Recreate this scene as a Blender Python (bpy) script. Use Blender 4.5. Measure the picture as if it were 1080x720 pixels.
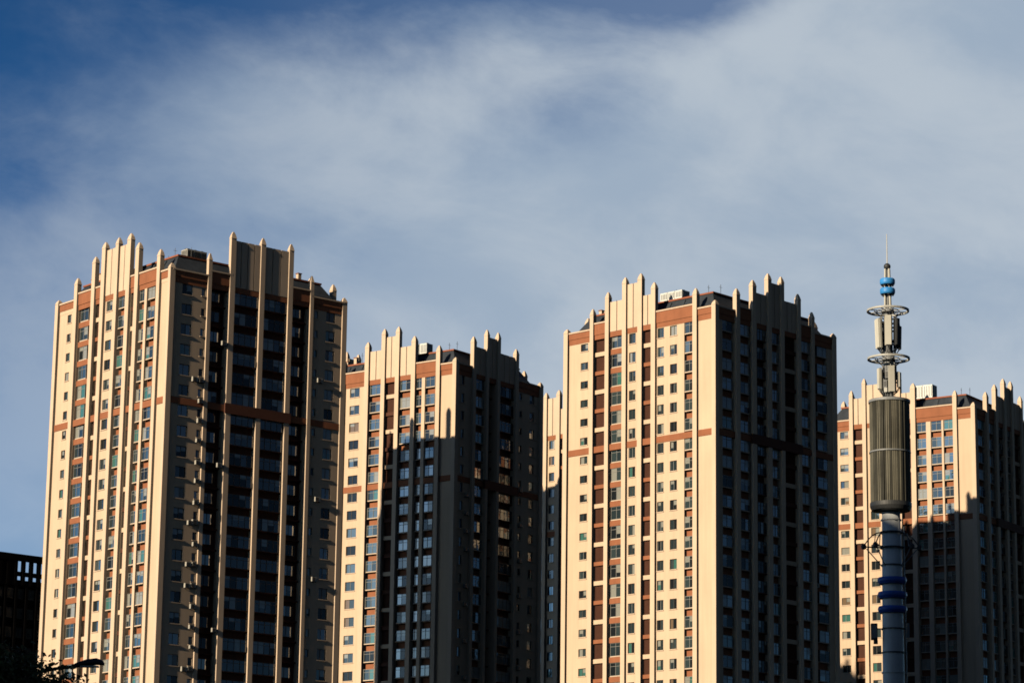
import bpy, bmesh, math, random
from mathutils import Matrix, Vector, noise as mnoise

# ------------------------------------------------------------------ clear
for o in list(bpy.data.objects):
    bpy.data.objects.remove(o, do_unlink=True)
SC = bpy.context.scene
COL = SC.collection
R = math.radians
rnd = random.Random(7)

# ------------------------------------------------------------------ camera
cam_d = bpy.data.cameras.new('camera')
cam = bpy.data.objects.new('camera', cam_d)
COL.objects.link(cam)
cam_d.sensor_width = 36.0
cam_d.lens = 102.83
cam_d.clip_start = 0.5
cam_d.clip_end = 20000
cam.matrix_world = (Matrix.Translation((0, 0, 1.7)) @ Matrix.Rotation(math.pi/2 + 0.2256, 4, 'X')
                    @ Matrix.Rotation(0.0138, 4, 'Z'))
SC.camera = cam

# ------------------------------------------------------------------ exposure
SC.view_settings.view_transform = 'Standard'
SC.view_settings.look = 'None'
SC.view_settings.gamma = 1.0
SC.view_settings.use_curve_mapping = False
SC.view_settings.exposure = 0.42
SC.render.engine = 'CYCLES'
SC.cycles.filter_width = 1.7
SC.cycles.diffuse_bounces = 0

# ------------------------------------------------------------------ sun
SUN_A, SUN_E = 43.2, 21.0          # the sun stands behind the camera's left shoulder
sun_dir = Vector((-math.cos(R(SUN_A))*math.cos(R(SUN_E)), -math.sin(R(SUN_A))*math.cos(R(SUN_E)), math.sin(R(SUN_E))))
sd = bpy.data.lights.new('sun', 'SUN')
sd.energy = 5.0
sd.angle = R(0.53)
sd.color = (1.0, 0.835, 0.60)
so = bpy.data.objects.new('sun', sd)
so.rotation_euler = sun_dir.to_track_quat('Z', 'Y').to_euler()
COL.objects.link(so)

# ------------------------------------------------------------------ sky
W = bpy.data.worlds.new('World')
SC.world = W
W.use_nodes = True
nt = W.node_tree
nt.nodes.clear()
def N(t, **k):
    n = nt.nodes.new(t)
    for a, b in k.items():
        setattr(n, a, b)
    return n
def M(op, a, b=None, c=None, clamp=False):
    n = N('ShaderNodeMath', operation=op, use_clamp=clamp)
    for i, v in enumerate((a, b, c)):
        if v is None: continue
        if isinstance(v, (int, float)): n.inputs[i].default_value = v
        else: nt.links.new(v, n.inputs[i])
    return n.outputs[0]
def sstep(v, a, b):
    n = N('ShaderNodeMapRange', interpolation_type='SMOOTHSTEP')
    nt.links.new(v, n.inputs[0])
    n.inputs[1].default_value = a; n.inputs[2].default_value = b
    return n.outputs[0]
sky = N('ShaderNodeTexSky', sky_type='NISHITA')
sky.sun_disc = False
sky.sun_elevation = R(SUN_E)
sky.sun_rotation = math.atan2(sun_dir.x, sun_dir.y)
sky.altitude = 1500
sky.air_density = 0.8
sky.dust_density = 0.2
sky.ozone_density = 1.6
hs = N('ShaderNodeHueSaturation')
hs.inputs['Saturation'].default_value = 1.13
hs.inputs['Hue'].default_value = 0.486
hs.inputs['Value'].default_value = 0.305
nt.links.new(sky.outputs[0], hs.inputs['Color'])
tc = N('ShaderNodeTexCoord')
sx = N('ShaderNodeSeparateXYZ')
nt.links.new(tc.outputs['Generated'], sx.inputs[0])
X, Y, Z = sx.outputs
Yc = M('MAXIMUM', Y, 0.05)
u = M('MULTIPLY_ADD', M('DIVIDE', X, Yc), 1/0.35, 0.5)          # across the northern sky
v = M('MULTIPLY_ADD', M('DIVIDE', Z, Yc), 1/0.246, -0.11/0.246)  # height above the roofs
def cvec(a, b, c):
    n = N('ShaderNodeCombineXYZ')
    for i, q in enumerate((a, b, c)):
        if isinstance(q, (int, float)): n.inputs[i].default_value = q
        else: nt.links.new(q, n.inputs[i])
    return n.outputs[0]
def noise(vec, scale, detail=6, rough=0.55, dist=0.0):
    n = N('ShaderNodeTexNoise')
    nt.links.new(vec, n.inputs['Vector'])
    n.inputs['Scale'].default_value = scale
    n.inputs['Detail'].default_value = detail
    n.inputs['Roughness'].default_value = rough
    n.inputs['Distortion'].default_value = dist
    return n.outputs[0]
# wind-drawn frame: s along the streaks (rising to the left), t across them
s_ = M('ADD', M('MULTIPLY', u, 0.94), M('MULTIPLY', v, -0.34))
t_ = M('ADD', M('MULTIPLY', u, 0.34), M('MULTIPLY', v, 0.94))
n_big = noise(cvec(M('MULTIPLY', s_, 1.3), M('MULTIPLY', t_, 2.0), 3.1), 1.6, 4, 0.5, 0.2)
n_mid = noise(cvec(M('MULTIPLY', s_, 2.4), M('MULTIPLY', t_, 2.9), 8.3), 2.2, 8, 0.6, 0.3)
n_fine = noise(cvec(M('MULTIPLY', s_, 5.0), M('MULTIPLY', t_, 7.0), 1.7), 3.0, 8, 0.62, 0.4)
edge = M('SUBTRACT', M('MULTIPLY_ADD', u, 1.0, 1.0), v)        # > 0 under the front of the cloud deck
edge = M('ADD', edge, M('MULTIPLY', M('SUBTRACT', n_big, 0.5), 0.62))
edge = M('ADD', edge, M('MULTIPLY', M('SUBTRACT', n_mid, 0.5), 0.52))
edge = M('ADD', edge, M('MULTIPLY', M('SUBTRACT', n_fine, 0.5), 0.20))
def gap(cu, cv, ru, rv, amp):                                    # a thin place where the blue shows
    q = M('ADD', M('POWER', M('DIVIDE', M('SUBTRACT', u, cu), ru), 2), M('POWER', M('DIVIDE', M('SUBTRACT', v, cv), rv), 2))
    return M('MULTIPLY', M('POWER', 2.718, M('MULTIPLY', q, -1)), amp)
for g in ((0.68, 1.02, 0.13, 0.10, -0.70), (0.57, 0.84, 0.13, 0.08, -0.24), (0.36, 0.92, 0.13, 0.05, -0.12), (0.0, 0.72, 0.06, 0.06, -0.25),
          (0.44, 1.06, 0.14, 0.06, -0.35), (0.24, 1.02, 0.14, 0.07, -0.22), (0.93, 0.80, 0.16, 0.35, 0.25), (0.19, 0.80, 0.13, 0.13, 0.32)):
    edge = M('ADD', edge, gap(*g))
mask = sstep(edge, -0.08, 0.72)
mask = M('MAXIMUM', mask, M('MULTIPLY', sstep(u, 0.05, 0.55), 0.24))
front = sstep(Y, 0.75, 0.93)
mask = M('MULTIPLY', M('MULTIPLY', mask, front), M('MULTIPLY_ADD', sstep(u, -0.1, 0.55), 0.42, 0.52))
mask = M('MULTIPLY', mask, M('SUBTRACT', 1.0, M('MULTIPLY', sstep(v, 1.3, 2.4), 0.9)))
shade = M('ADD', M('MULTIPLY', n_mid, 0.5), M('MULTIPLY', n_big, 0.5))
cr = N('ShaderNodeMixRGB')
nt.links.new(sstep(shade, 0.36, 0.62), cr.inputs[0])
cr.inputs[1].default_value = (0.265, 0.330, 0.410, 1)
cr.inputs[2].default_value = (0.365, 0.415, 0.467, 1)
n_patch = noise(tc.outputs['Generated'], 5.0, 4)
SKY_STR = 0.15
bg1 = N('ShaderNodeBackground'); bg1.inputs[1].default_value = SKY_STR
gm = N('ShaderNodeGamma'); gm.inputs[1].default_value = 1.8
nt.links.new(hs.outputs[0], gm.inputs[0])
nt.links.new(gm.outputs[0], bg1.inputs[0])
bg2 = N('ShaderNodeBackground'); bg2.inputs[1].default_value = 1.0
nt.links.new(cr.outputs[0], bg2.inputs[0])
mx = N('ShaderNodeMixShader')
nt.links.new(mask, mx.inputs[0]); nt.links.new(bg1.outputs[0], mx.inputs[1]); nt.links.new(bg2.outputs[0], mx.inputs[2])
# unseen bright sky patch on the left, added so windows reflect pale
dt = N('ShaderNodeVectorMath', operation='DOT_PRODUCT')
nt.links.new(tc.outputs['Generated'], dt.inputs[0]); dt.inputs[1].default_value = (-0.93, -0.30, 0.2)
glow_patch = M('MULTIPLY', M('MULTIPLY', sstep(dt.outputs['Value'], 0.84, 0.98), sstep(n_patch, 0.25, 0.7)), 0.75)
bg3 = N('ShaderNodeBackground'); bg3.inputs[0].default_value = (0.46, 0.53, 0.54, 1); bg3.inputs[1].default_value = 1.0
mx2 = N('ShaderNodeMixShader')
nt.links.new(glow_patch, mx2.inputs[0]); nt.links.new(mx.outputs[0], mx2.inputs[1]); nt.links.new(bg3.outputs[0], mx2.inputs[2])
# unseen dark sky patch behind right, added to deepen shade on the right fronts
dk = N('ShaderNodeVectorMath', operation='DOT_PRODUCT')
nt.links.new(tc.outputs['Generated'], dk.inputs[0]); dk.inputs[1].default_value = (0.75, -0.60, 0.28)
dim_patch = M('MULTIPLY', sstep(M('ADD', dk.outputs['Value'], M('MULTIPLY', M('SUBTRACT', n_patch, 0.5), 0.3)), -0.02, 0.38), 0.9)
bg4 = N('ShaderNodeBackground'); bg4.inputs[0].default_value = (0.018, 0.026, 0.040, 1); bg4.inputs[1].default_value = 1.0
mx3 = N('ShaderNodeMixShader')
nt.links.new(dim_patch, mx3.inputs[0]); nt.links.new(mx2.outputs[0], mx3.inputs[1]); nt.links.new(bg4.outputs[0], mx3.inputs[2])
wo = N('ShaderNodeOutputWorld')
nt.links.new(mx3.outputs[0], wo.inputs[0])

# ------------------------------------------------------------------ materials
def mat(name, col, rough=0.8, var=0.12, scale=0.4, stretch=(1, 1, 1), metal=0.0, spec=0.3, fine=0.0, streak=0.0):
    m = bpy.data.materials.new(name)
    m.use_nodes = True
    t = m.node_tree
    b = t.nodes['Principled BSDF']
    b.inputs['Roughness'].default_value = rough
    b.inputs['Metallic'].default_value = metal
    b.inputs['Specular IOR Level'].default_value = spec
    b.inputs['Base Color'].default_value = (*col, 1)
    if var > 0:
        c = t.nodes.new('ShaderNodeTexCoord')
        mp = t.nodes.new('ShaderNodeMapping'); mp.inputs['Scale'].default_value = stretch
        t.links.new(c.outputs['Object'], mp.inputs[0])
        n = t.nodes.new('ShaderNodeTexNoise'); n.inputs['Scale'].default_value = scale; n.inputs['Detail'].default_value = 6
        n.inputs['Roughness'].default_value = 0.6
        t.links.new(mp.outputs[0], n.inputs['Vector'])
        r = t.nodes.new('ShaderNodeMapRange')
        r.inputs[1].default_value = 0.3; r.inputs[2].default_value = 0.7
        r.inputs[3].default_value = 1 - var; r.inputs[4].default_value = 1 + var
        t.links.new(n.outputs[0], r.inputs[0])
        out = r.outputs[0]
        if streak > 0:
            mp2 = t.nodes.new('ShaderNodeMapping'); mp2.inputs['Scale'].default_value = (1, 1, 0.05)
            t.links.new(c.outputs['Object'], mp2.inputs[0])
            n2 = t.nodes.new('ShaderNodeTexNoise'); n2.inputs['Scale'].default_value = 1.8; n2.inputs['Detail'].default_value = 4
            t.links.new(mp2.outputs[0], n2.inputs['Vector'])
            r2 = t.nodes.new('ShaderNodeMapRange')
            r2.inputs[1].default_value = 0.35; r2.inputs[2].default_value = 0.75
            r2.inputs[3].default_value = 1 + streak*0.4; r2.inputs[4].default_value = 1 - streak
            t.links.new(n2.outputs[0], r2.inputs[0])
            mm = t.nodes.new('ShaderNodeMath'); mm.operation = 'MULTIPLY'
            t.links.new(out, mm.inputs[0]); t.links.new(r2.outputs[0], mm.inputs[1]); out = mm.outputs[0]
        x = t.nodes.new('ShaderNodeVectorMath'); x.operation = 'SCALE'
        x.inputs[0].default_value = col
        t.links.new(out, x.inputs['Scale'])
        t.links.new(x.outputs[0], b.inputs['Base Color'])
    return m
def glass(name, base, gloss, tint=(0.9, 0.97, 1.0), rough=0.04):
    m = bpy.data.materials.new(name)
    m.use_nodes = True
    t = m.node_tree
    t.nodes.clear()
    o = t.nodes.new('ShaderNodeOutputMaterial')
    d = t.nodes.new('ShaderNodeBsdfDiffuse'); d.inputs[0].default_value = (*base, 1)
    g = t.nodes.new('ShaderNodeBsdfGlossy'); g.inputs[0].default_value = (*tint, 1); g.inputs[1].default_value = rough
    lw = t.nodes.new('ShaderNodeLayerWeight'); lw.inputs[0].default_value = 0.25
    c = t.nodes.new('ShaderNodeTexCoord')
    n = t.nodes.new('ShaderNodeTexNoise'); n.inputs['Scale'].default_value = 0.6; n.inputs['Detail'].default_value = 2
    gi = t.nodes.new('ShaderNodeNewGeometry')
    t.links.new(gi.outputs['Position'], n.inputs['Vector'])
    bu = t.nodes.new('ShaderNodeBump'); bu.inputs['Strength'].default_value = 0.25; bu.inputs['Distance'].default_value = 0.06
    t.links.new(n.outputs[0], bu.inputs['Height'])
    t.links.new(bu.outputs[0], g.inputs['Normal'])
    r = t.nodes.new('ShaderNodeMapRange')
    r.inputs[3].default_value = gloss; r.inputs[4].default_value = min(1, gloss + 0.30)
    t.links.new(lw.outputs['Fresnel'], r.inputs[0])
    mxx = t.nodes.new('ShaderNodeMixShader')
    t.links.new(r.outputs[0], mxx.inputs[0]); t.links.new(d.outputs[0], mxx.inputs[1]); t.links.new(g.outputs[0], mxx.inputs[2])
    t.links.new(mxx.outputs[0], o.inputs[0])
    return m

MAT = dict(
    cream=mat('cream_render', (0.56, 0.42, 0.30), 0.85, 0.07, 0.10, streak=0.08),
    stone=mat('cream_stone', (0.58, 0.44, 0.325), 0.8, 0.05, 0.3, streak=0.06),
    red=mat('terracotta_render', (0.27, 0.10, 0.048), 0.85, 0.10, 0.5, streak=0.08),
    brown=mat('brown_louvre_shaded_spandrel', (0.075, 0.026, 0.014), 0.8, 0.15, 0.7),
    red_shaded=mat('terracotta_shaded', (0.09, 0.034, 0.021), 0.85, 0.10, 0.5),  # terracotta with shade painted in, for bands and ledges on the right fronts
    dark=mat('dark_void', (0.012, 0.010, 0.010), 0.9, 0.0),
    slate=mat('slate_roof', (0.030, 0.036, 0.046), 0.6, 0.25, 1.5),
    ridge=mat('red_ridge_tile', (0.26, 0.085, 0.045), 0.8, 0.15, 1.0),
    frame=mat('dark_aluminium', (0.07, 0.06, 0.05), 0.5, 0.0, spec=0.4),
    wframe=mat('grey_aluminium', (0.24, 0.235, 0.22), 0.5, 0.0, spec=0.4),
    g_dark=glass('glass_dark', (0.012, 0.015, 0.018), 0.06),
    g_blue=glass('glass_blue', (0.022, 0.034, 0.040), 0.15),
    g_sky=glass('glass_reflective', (0.04, 0.06, 0.065), 0.30),
    g_curt=glass('glass_pale_curtain', (0.26, 0.26, 0.23), 0.16),
    g_grn=glass('glass_green_curtain', (0.05, 0.15, 0.13), 0.20),
    g_warm=glass('glass_warm_curtain', (0.16, 0.11, 0.07), 0.10),
    white=mat('white_metal', (0.62, 0.63, 0.60), 0.5, 0.10, 2.0),
    rail=mat('galvanised_rail', (0.36, 0.36, 0.34), 0.5, 0.2, 2.0),
    grey=mat('grey_metal', (0.20, 0.21, 0.22), 0.5, 0.15, 1.0),
    dgrey=mat('dark_metal', (0.035, 0.037, 0.04), 0.5, 0.15, 1.0),
    ac=mat('ac_casing', (0.38, 0.36, 0.32), 0.6, 0.12, 2.0),
    pole=mat('painted_steel_pole', (0.48, 0.50, 0.52), 0.5, 0.12, 0.8, streak=0.15),
    slat=mat('weathered_slats', (0.135, 0.128, 0.100), 0.75, 0.45, 0.9, (1, 1, 0.4), streak=0.5),
    slat2=mat('grimy_slats', (0.048, 0.047, 0.038), 0.8, 0.45, 0.9, (1, 1, 0.4), streak=0.5),
    panelw=mat('antenna_grey', (0.46, 0.45, 0.40), 0.55, 0.08, 1.0),
    cyan=mat('blue_paint', (0.035, 0.23, 0.58), 0.45, 0.12, 2.0),
    navy=mat('navy_paint', (0.022, 0.085, 0.38), 0.4, 0.12, 2.0),
    asphalt=mat('dark_ground', (0.018, 0.020, 0.018), 1.0, 0.2, 0.05, spec=0.0),
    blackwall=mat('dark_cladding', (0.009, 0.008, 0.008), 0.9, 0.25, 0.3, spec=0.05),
    bark=mat('bark', (0.05, 0.035, 0.025), 0.9, 0.2, 3.0),
    leaf=mat('leaf', (0.10, 0.12, 0.05), 0.7, 0.45, 1.2),
    leaf2=mat('leaf_dry', (0.11, 0.09, 0.04), 0.7, 0.35, 1.2),
    concrete=mat('concrete', (0.22, 0.21, 0.20), 0.9, 0.15, 0.2),
    lampblue=mat('lamp_casing', (0.015, 0.02, 0.04), 0.4, 0.0),
)

# ------------------------------------------------------------------ mesh helper
class MB:
    def __init__(self, F=None):
        self.v = []; self.f = []; self.m = []; self.slots = []
        self.F = F or (lambda a, b, c: (a, b, c))
    def slot(self, m):
        if m not in self.slots: self.slots.append(m)
        return self.slots.index(m)
    def box(self, u0, u1, o0, o1, z0, z1, m):
        i = len(self.v); k = self.slot(m)
        for z in (z0, z1):
            for (a, b) in ((u0, o0), (u1, o0), (u1, o1), (u0, o1)):
                self.v.append(self.F(a, b, z))
        for q in ((0, 3, 2, 1), (4, 5, 6, 7), (0, 1, 5, 4), (1, 2, 6, 5), (2, 3, 7, 6), (3, 0, 4, 7)):
            self.f.append(tuple(i + j for j in q)); self.m.append(k)
    def quad(self, pts, m):
        i = len(self.v); k = self.slot(m)
        self.v += [self.F(*p) for p in pts]
        self.f.append(tuple(range(i, i + len(pts)))); self.m.append(k)
    def frustum(self, r0, r1, z0, z1, m):
        # r = (u0,u1,o0,o1)
        i = len(self.v); k = self.slot(m)
        for (r, z) in ((r0, z0), (r1, z1)):
            for (a, b) in ((r[0], r[2]), (r[1], r[2]), (r[1], r[3]), (r[0], r[3])):
                self.v.append(self.F(a, b, z))
        for q in ((0, 3, 2, 1), (4, 5, 6, 7), (0, 1, 5, 4), (1, 2, 6, 5), (2, 3, 7, 6), (3, 0, 4, 7)):
            self.f.append(tuple(i + j for j in q)); self.m.append(k)
    def lathe(self, prof, m, n=24, c=(0, 0), a0=0.0, closed=True):
        i = len(self.v); k = self.slot(m)
        for (r, z) in prof:
            for j in range(n):
                a = a0 + 2*math.pi*j/n
                self.v.append(self.F(c[0] + r*math.cos(a), c[1] + r*math.sin(a), z))
        for s in range(len(prof) - 1):
            for j in range(n):
                p = i + s*n + j; q = i + s*n + (j + 1) % n
                self.f.append((p, q, q + n, p + n)); self.m.append(k)
        if closed:
            self.f.append(tuple(i + j for j in reversed(range(n)))); self.m.append(k)
            self.f.append(tuple(i + (len(prof) - 1)*n + j for j in range(n))); self.m.append(k)
    def tube(self, pts, r, m, n=8):
        k = self.slot(m); i = len(self.v)
        rs = r if isinstance(r, (list, tuple)) else [r]*len(pts)
        P = [Vector(p) for p in pts]
        for s, p in enumerate(P):
            d = (P[min(s + 1, len(P) - 1)] - P[max(s - 1, 0)]).normalized()
            a = d.cross(Vector((0, 0, 1)))
            if a.length < 1e-3: a = Vector((1, 0, 0))
            a.normalize(); b = d.cross(a)
            for j in range(n):
                t = 2*math.pi*j/n
                self.v.append(tuple(p + (a*math.cos(t) + b*math.sin(t))*rs[s]))
        for s in range(len(P) - 1):
            for j in range(n):
                p = i + s*n + j; q = i + s*n + (j + 1) % n
                self.f.append((p, q, q + n, p + n)); self.m.append(k)
        self.f.append(tuple(i + j for j in range(n))); self.m.append(k)
        self.f.append(tuple(i + (len(P) - 1)*n + j for j in range(n))); self.m.append(k)
    def ring(self, rad, r, z, m, c=(0, 0), n=32, sq=None):
        pr = sq or [(rad - r, z - r), (rad + r, z - r), (rad + r, z + r), (rad - r, z + r)]
        k = self.slot(m); i = len(self.v); L = len(pr)
        for (q, zz) in pr:
            for j in range(n):
                a = 2*math.pi*j/n
                self.v.append((c[0] + q*math.cos(a), c[1] + q*math.sin(a), zz))
        for s in range(L):
            for j in range(n):
                p = i + s*n + j; p2 = i + s*n + (j + 1) % n
                t = i + ((s + 1) % L)*n
                self.f.append((p, p2, t + (j + 1) % n, t + j)); self.m.append(k)
    def mesh(self, name, fix=True, smooth=False):
        me = bpy.data.meshes.new(name)
        me.from_pydata(self.v, [], self.f)
        for m in self.slots: me.materials.append(MAT[m])
        me.polygons.foreach_set('material_index', self.m)
        if smooth: me.polygons.foreach_set('use_smooth', [True]*len(self.f))
        if fix:
            b = bmesh.new(); b.from_mesh(me)
            bmesh.ops.recalc_face_normals(b, faces=b.faces)
            b.to_mesh(me); b.free()
        me.update()
        return me
    def obj(self, name, parent=None, fix=True, smooth=False):
        o = bpy.data.objects.new(name, self.mesh(name, fix, smooth))
        COL.objects.link(o)
        if parent: o.parent = parent
        return o
def thing(name, label, cat, loc=(0, 0, 0), rz=0.0, group=None):
    o = bpy.data.objects.new(name, None)
    COL.objects.link(o)
    o.location = loc; o.rotation_euler = (0, 0, rz); o.empty_display_size = 1
    o['label'] = label; o['category'] = cat
    if group: o['group'] = group
    return o

# ------------------------------------------------------------------ ground
g = MB()
g.quad([(-6000, -3000, 0), (6000, -3000, 0), (6000, 9000, 0), (-6000, 9000, 0)], 'asphalt')
go = g.obj('ground'); go['kind'] = 'structure'

# ------------------------------------------------------------------ towers
H0 = 100.39        # centre of the top row of windows
FP = 2.9           # storey
ROWS = 34
BAND0, BAND1 = -16.55, -15.6
_wm = {}
def win_mesh(w, h, style, var):
    """frame and pane meshes of one window; local x along the wall, -y outward"""
    key = (round(w, 2), round(h, 2), style, var)
    if key in _wm: return _wm[key]
    q = random.Random(hash(key) & 0xffff if False else int(w*977 + h*331 + len(style)*71 + var*131))
    f = MB(); p = MB()
    fm = 'wframe' if style in ('bay', 'balc') or (style == 'wall' and q.random() < 0.35) else 'frame'
    b = 0.06
    x0, x1, z0, z1 = -w/2, w/2, -h/2, h/2
    f.box(x0, x0 + b, -0.05, 0.05, z0, z1, fm); f.box(x1 - b, x1, -0.05, 0.05, z0, z1, fm)
    f.box(x0 + b, x1 - b, -0.05, 0.05, z1 - b, z1, fm); f.box(x0 + b, x1 - b, -0.05, 0.05, z0, z0 + b, fm)
    cuts = [x0 + b]
    nm = 2 if w > 1.3 else 1
    if style == 'glz': nm = 4
    if style == 'wall' and nm == 2 and q.random() < 0.5:
        cuts.append(x0 + w*0.42)
    else:
        for i in range(1, nm): cuts.append(x0 + w*i/nm)
    if w > 0.9 and nm == 1: cuts.append(x0 + w*0.5)
    cuts.append(x1 - b)
    for c in cuts[1:-1]:
        f.box(c - 0.03, c + 0.03, -0.048, 0.048, z0 + b, z1 - b, fm)
    tz = z0 + h*0.72 if style in ('bay', 'balc', 'glz') else None
    if tz:
        for i in range(len(cuts) - 1):
            f.box(cuts[i] + (0.03 if i else 0), cuts[i + 1] - (0.03 if i < len(cuts) - 2 else 0), -0.046, 0.046, tz - 0.025, tz + 0.025, fm)
    pal = ['g_dark']*4 + ['g_blue']*5 + ['g_sky']*3 + ['g_curt']*2 + ['g_grn'] + ['g_warm']
    if style in ('bay', 'balc'): pal = ['g_dark']*2 + ['g_blue']*4 + ['g_sky']*5 + ['g_curt']*2 + ['g_grn']
    if style == 'glz': pal = ['g_dark']*5 + ['g_blue']*5 + ['g_curt']
    base = q.choice(pal)
    for i in range(len(cuts) - 1):
        mm = base if q.random() < 0.6 else q.choice(pal)
        t1 = q.uniform(-0.012, 0.012); t2 = q.uniform(-0.012, 0.012)
        a, c = cuts[i], cuts[i + 1]
        zz = [z0 + b, z1 - b]
        if q.random() < 0.42:
            zc = z0 + h*q.uniform(0.35, 0.7)
            p.quad([(a, t1, zc), (c, -t1, zc), (c, -t1 + t2, z1 - b), (a, t1 + t2, z1 - b)], 'g_curt' if q.random() < 0.5 else mm)
            p.quad([(a, t1, z0 + b), (c, -t1, z0 + b), (c, -t1, zc), (a, t1, zc)], mm)
        else:
            p.quad([(a, t1, z0 + b), (c, -t1, z0 + b), (c, -t1 + t2, z1 - b), (a, t1 + t2, z1 - b)], mm)
    _wm[key] = (f.mesh('window'), p.mesh('pane', fix=False), f, p)
    return _wm[key]

def faces(LL, LR):
    return dict(L=lambda u, o, z: (-o, u, z), R=lambda u, o, z: (u, -o, z),
                L2=lambda u, o, z: (LR + o, u, z), R2=lambda u, o, z: (u, LL + o, z))

def build_tower(label, loc, yaw, LS, RS, win_pick, unit=None, prefix=''):
    """LS / RS: the sunlit and the shaded front"""
    LL, LR = LS['len'], RS['len']
    root = thing('apartment_tower', label, 'apartment tower', (*loc, 0), yaw, 'matching cream and terracotta apartment towers')
    FF = faces(LL, LR)
    D = 1.6
    # core and the two plain rear walls
    wall = MB()
    wall.box(D, LR - D, D, LL - D, 0, H0 + 2.2, 'dark')
    wins = []
    for fk, S in (('L', LS), ('R', RS)):
        F = FF[fk]; ln = S['len']
        w = MB(F); wall_parts = w
        strips = []; lou = []
        e0 = 0.02
        zt = H0 + 0.9
        cols = S['cols']
        def piers(a, b, z0, z1, o=0.0, m='cream'):
            w.box(a, b, -D, o, z0, z1, m)
        # thin piers wherever two columns do not touch (behind the pilasters)
        edges = [(c[0], c[1]) for c in cols]
        prev = e0
        for (a, b) in edges + [(ln - e0, None)]:
            if a - prev > 0.02: piers(prev, a, 0, zt)
            prev = b
        for c in cols:
            a, b, kind = c[:3]
            a = max(a, e0); b = min(b, ln - e0)
            if kind == 'blank':
                piers(a, b, 0, zt)
            elif kind == 'wall':
                ws = sorted(c[3])
                x = a
                for (wa, wb, h) in ws:
                    if wa - x > 0.01: piers(x, wa, 0, zt)
                    zlast = zt
                    for k in range(ROWS):
                        zc = H0 - FP*k
                        w.box(wa, wb, -D, 0, zc + h/2, zlast, 'cream')
                        w.box(wa - 0.08, wb + 0.08, 0.003, 0.10, zc - h/2 - 0.12, zc - h/2 - 0.003, 'stone')   # sill
                        zlast = zc - h/2
                        wins.append((fk, (wa + wb)/2, wb - wa, h, zc, -0.20, 'wall', k))
                    w.box(wa, wb, -D, 0, 0, zlast, 'cream')
                    x = wb
                if b - x > 0.01: piers(x, b, 0, zt)
            elif kind in ('bay', 'balc', 'glz', 'rec'):
                dep = {'bay': -0.55, 'balc': -0.45, 'glz': -0.6, 'rec': -1.2}[kind]
                h = {'bay': 1.72, 'balc': 1.95, 'glz': 1.75, 'rec': 1.5}[kind]
                wa, wb = c[3] if len(c) > 3 and c[3] else (a + 0.06, b - 0.06)
                st = MB(F)
                st.box(a, b, -D, dep, 0, H0 + 0.86, 'red' if kind in ('bay', 'balc') else 'brown')  # glazed and recessed columns go darker, painting in shade on the right fronts
                for k in range(ROWS):
                    zc = H0 - FP*k + (0.05 if kind != 'rec' else 0)
                    if kind == 'rec':
                        wins.append((fk, (wa + wb)/2, wb - wa, h, zc, dep + 0.08, 'wall', k))
                        st.box(a, b, dep, -0.75, zc - 1.45 - 0.12, zc - 1.45 + 0.12, 'brown')
                    else:
                        out = -0.06 if kind != 'balc' else -0.2
                        # the glazed box: dark returns, a thin cream ledge under it
                        st.box(wa + 0.01, wb - 0.01, dep + 0.003, out - 0.08, zc - h/2 + 0.01, zc + h/2 - 0.01, 'dark')
                        st.box(wa - 0.03, wb + 0.03, dep + 0.003, out + 0.03, zc - h/2 - 0.12, zc - h/2 - 0.002, 'stone' if kind != 'glz' else 'red_shaded')
                        if kind == 'balc':
                            st.box(a, b, dep + 0.002, -0.12, zc - h/2 - 0.95, zc - h/2 - 0.15, 'red')
                        wins.append((fk, (wa + wb)/2, wb - wa, h, zc, out - 0.05, kind, k))
                strips.append((st, 'bay_spandrel'))
            elif kind == 'lv':
                lo = MB(F)
                lo.box(a, b, -D, -0.42, 0, H0 + 0.86, 'brown')
                n = max(4, int((b - a)/0.22))
                for i in range(n):      # upright slats of the screen
                    x = a + (i + 0.5)*(b - a)/n
                    lo.box(x - 0.035, x + 0.035, -0.418, -0.35, 0, H0 + 0.85, 'brown')
                for k in range(ROWS):
                    zc = H0 - FP*k - FP/2
                    mm = 'cream' if k % 2 == c[3] else c[4]
                    hh = 0.32 if mm == 'cream' else 0.29
                    lo.box(a, b, -0.345, -0.10, zc - hh, zc + hh, mm)
                lou.append((lo, 'louvre_screen'))
        w.obj('wall', root)
        for st, nme in strips + lou: st.obj(nme, root)
        # mid-height band
        bd = MB(F)
        bd.box(-0.1 if fk == 'R' else 0.05, ln - 0.03, -0.02, 0.09, H0 + BAND0, H0 + BAND1, 'red')
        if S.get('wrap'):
            bd.box(S['wrap'][0], S['wrap'][1], 0.092, S.get('proud', 0.42) + 0.08, H0 + BAND0 - 0.25, H0 + BAND1 + 0.25, 'red_shaded')
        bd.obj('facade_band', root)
    # crown: cornice, panels, pilasters on all four sides (the rear two have no windows)
    rear = MB()
    for fk, S in (('L', LS), ('R', RS), ('L2', LS.get('rear', LS)), ('R2', RS)):
        F = FF[fk]; ln = S['len']; back = fk.endswith('2')
        co = MB(F); cp = MB(F)
        if back:
            rr = MB(F)
            rr.box(0.03, ln - 0.03, -D, 0, 0, H0 + 0.9, 'cream')
            rr.obj('rear_wall', root)
        P = sorted(S['pil'])
        lo_in = P[0][0]; hi_in = P[-1][0]
        segs = [(0.03, lo_in, 'c'), (hi_in, ln - 0.03, 'c')]
        pans = sorted(S['panels'])
        x = lo_in
        for (a, b, t) in pans:
            if a - x > 0.05: segs.append((x, a, 'm'))
            segs.append((a, b, 'p')); x = b
        if hi_in - x > 0.05: segs.append((x, hi_in, 'm'))
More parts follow.
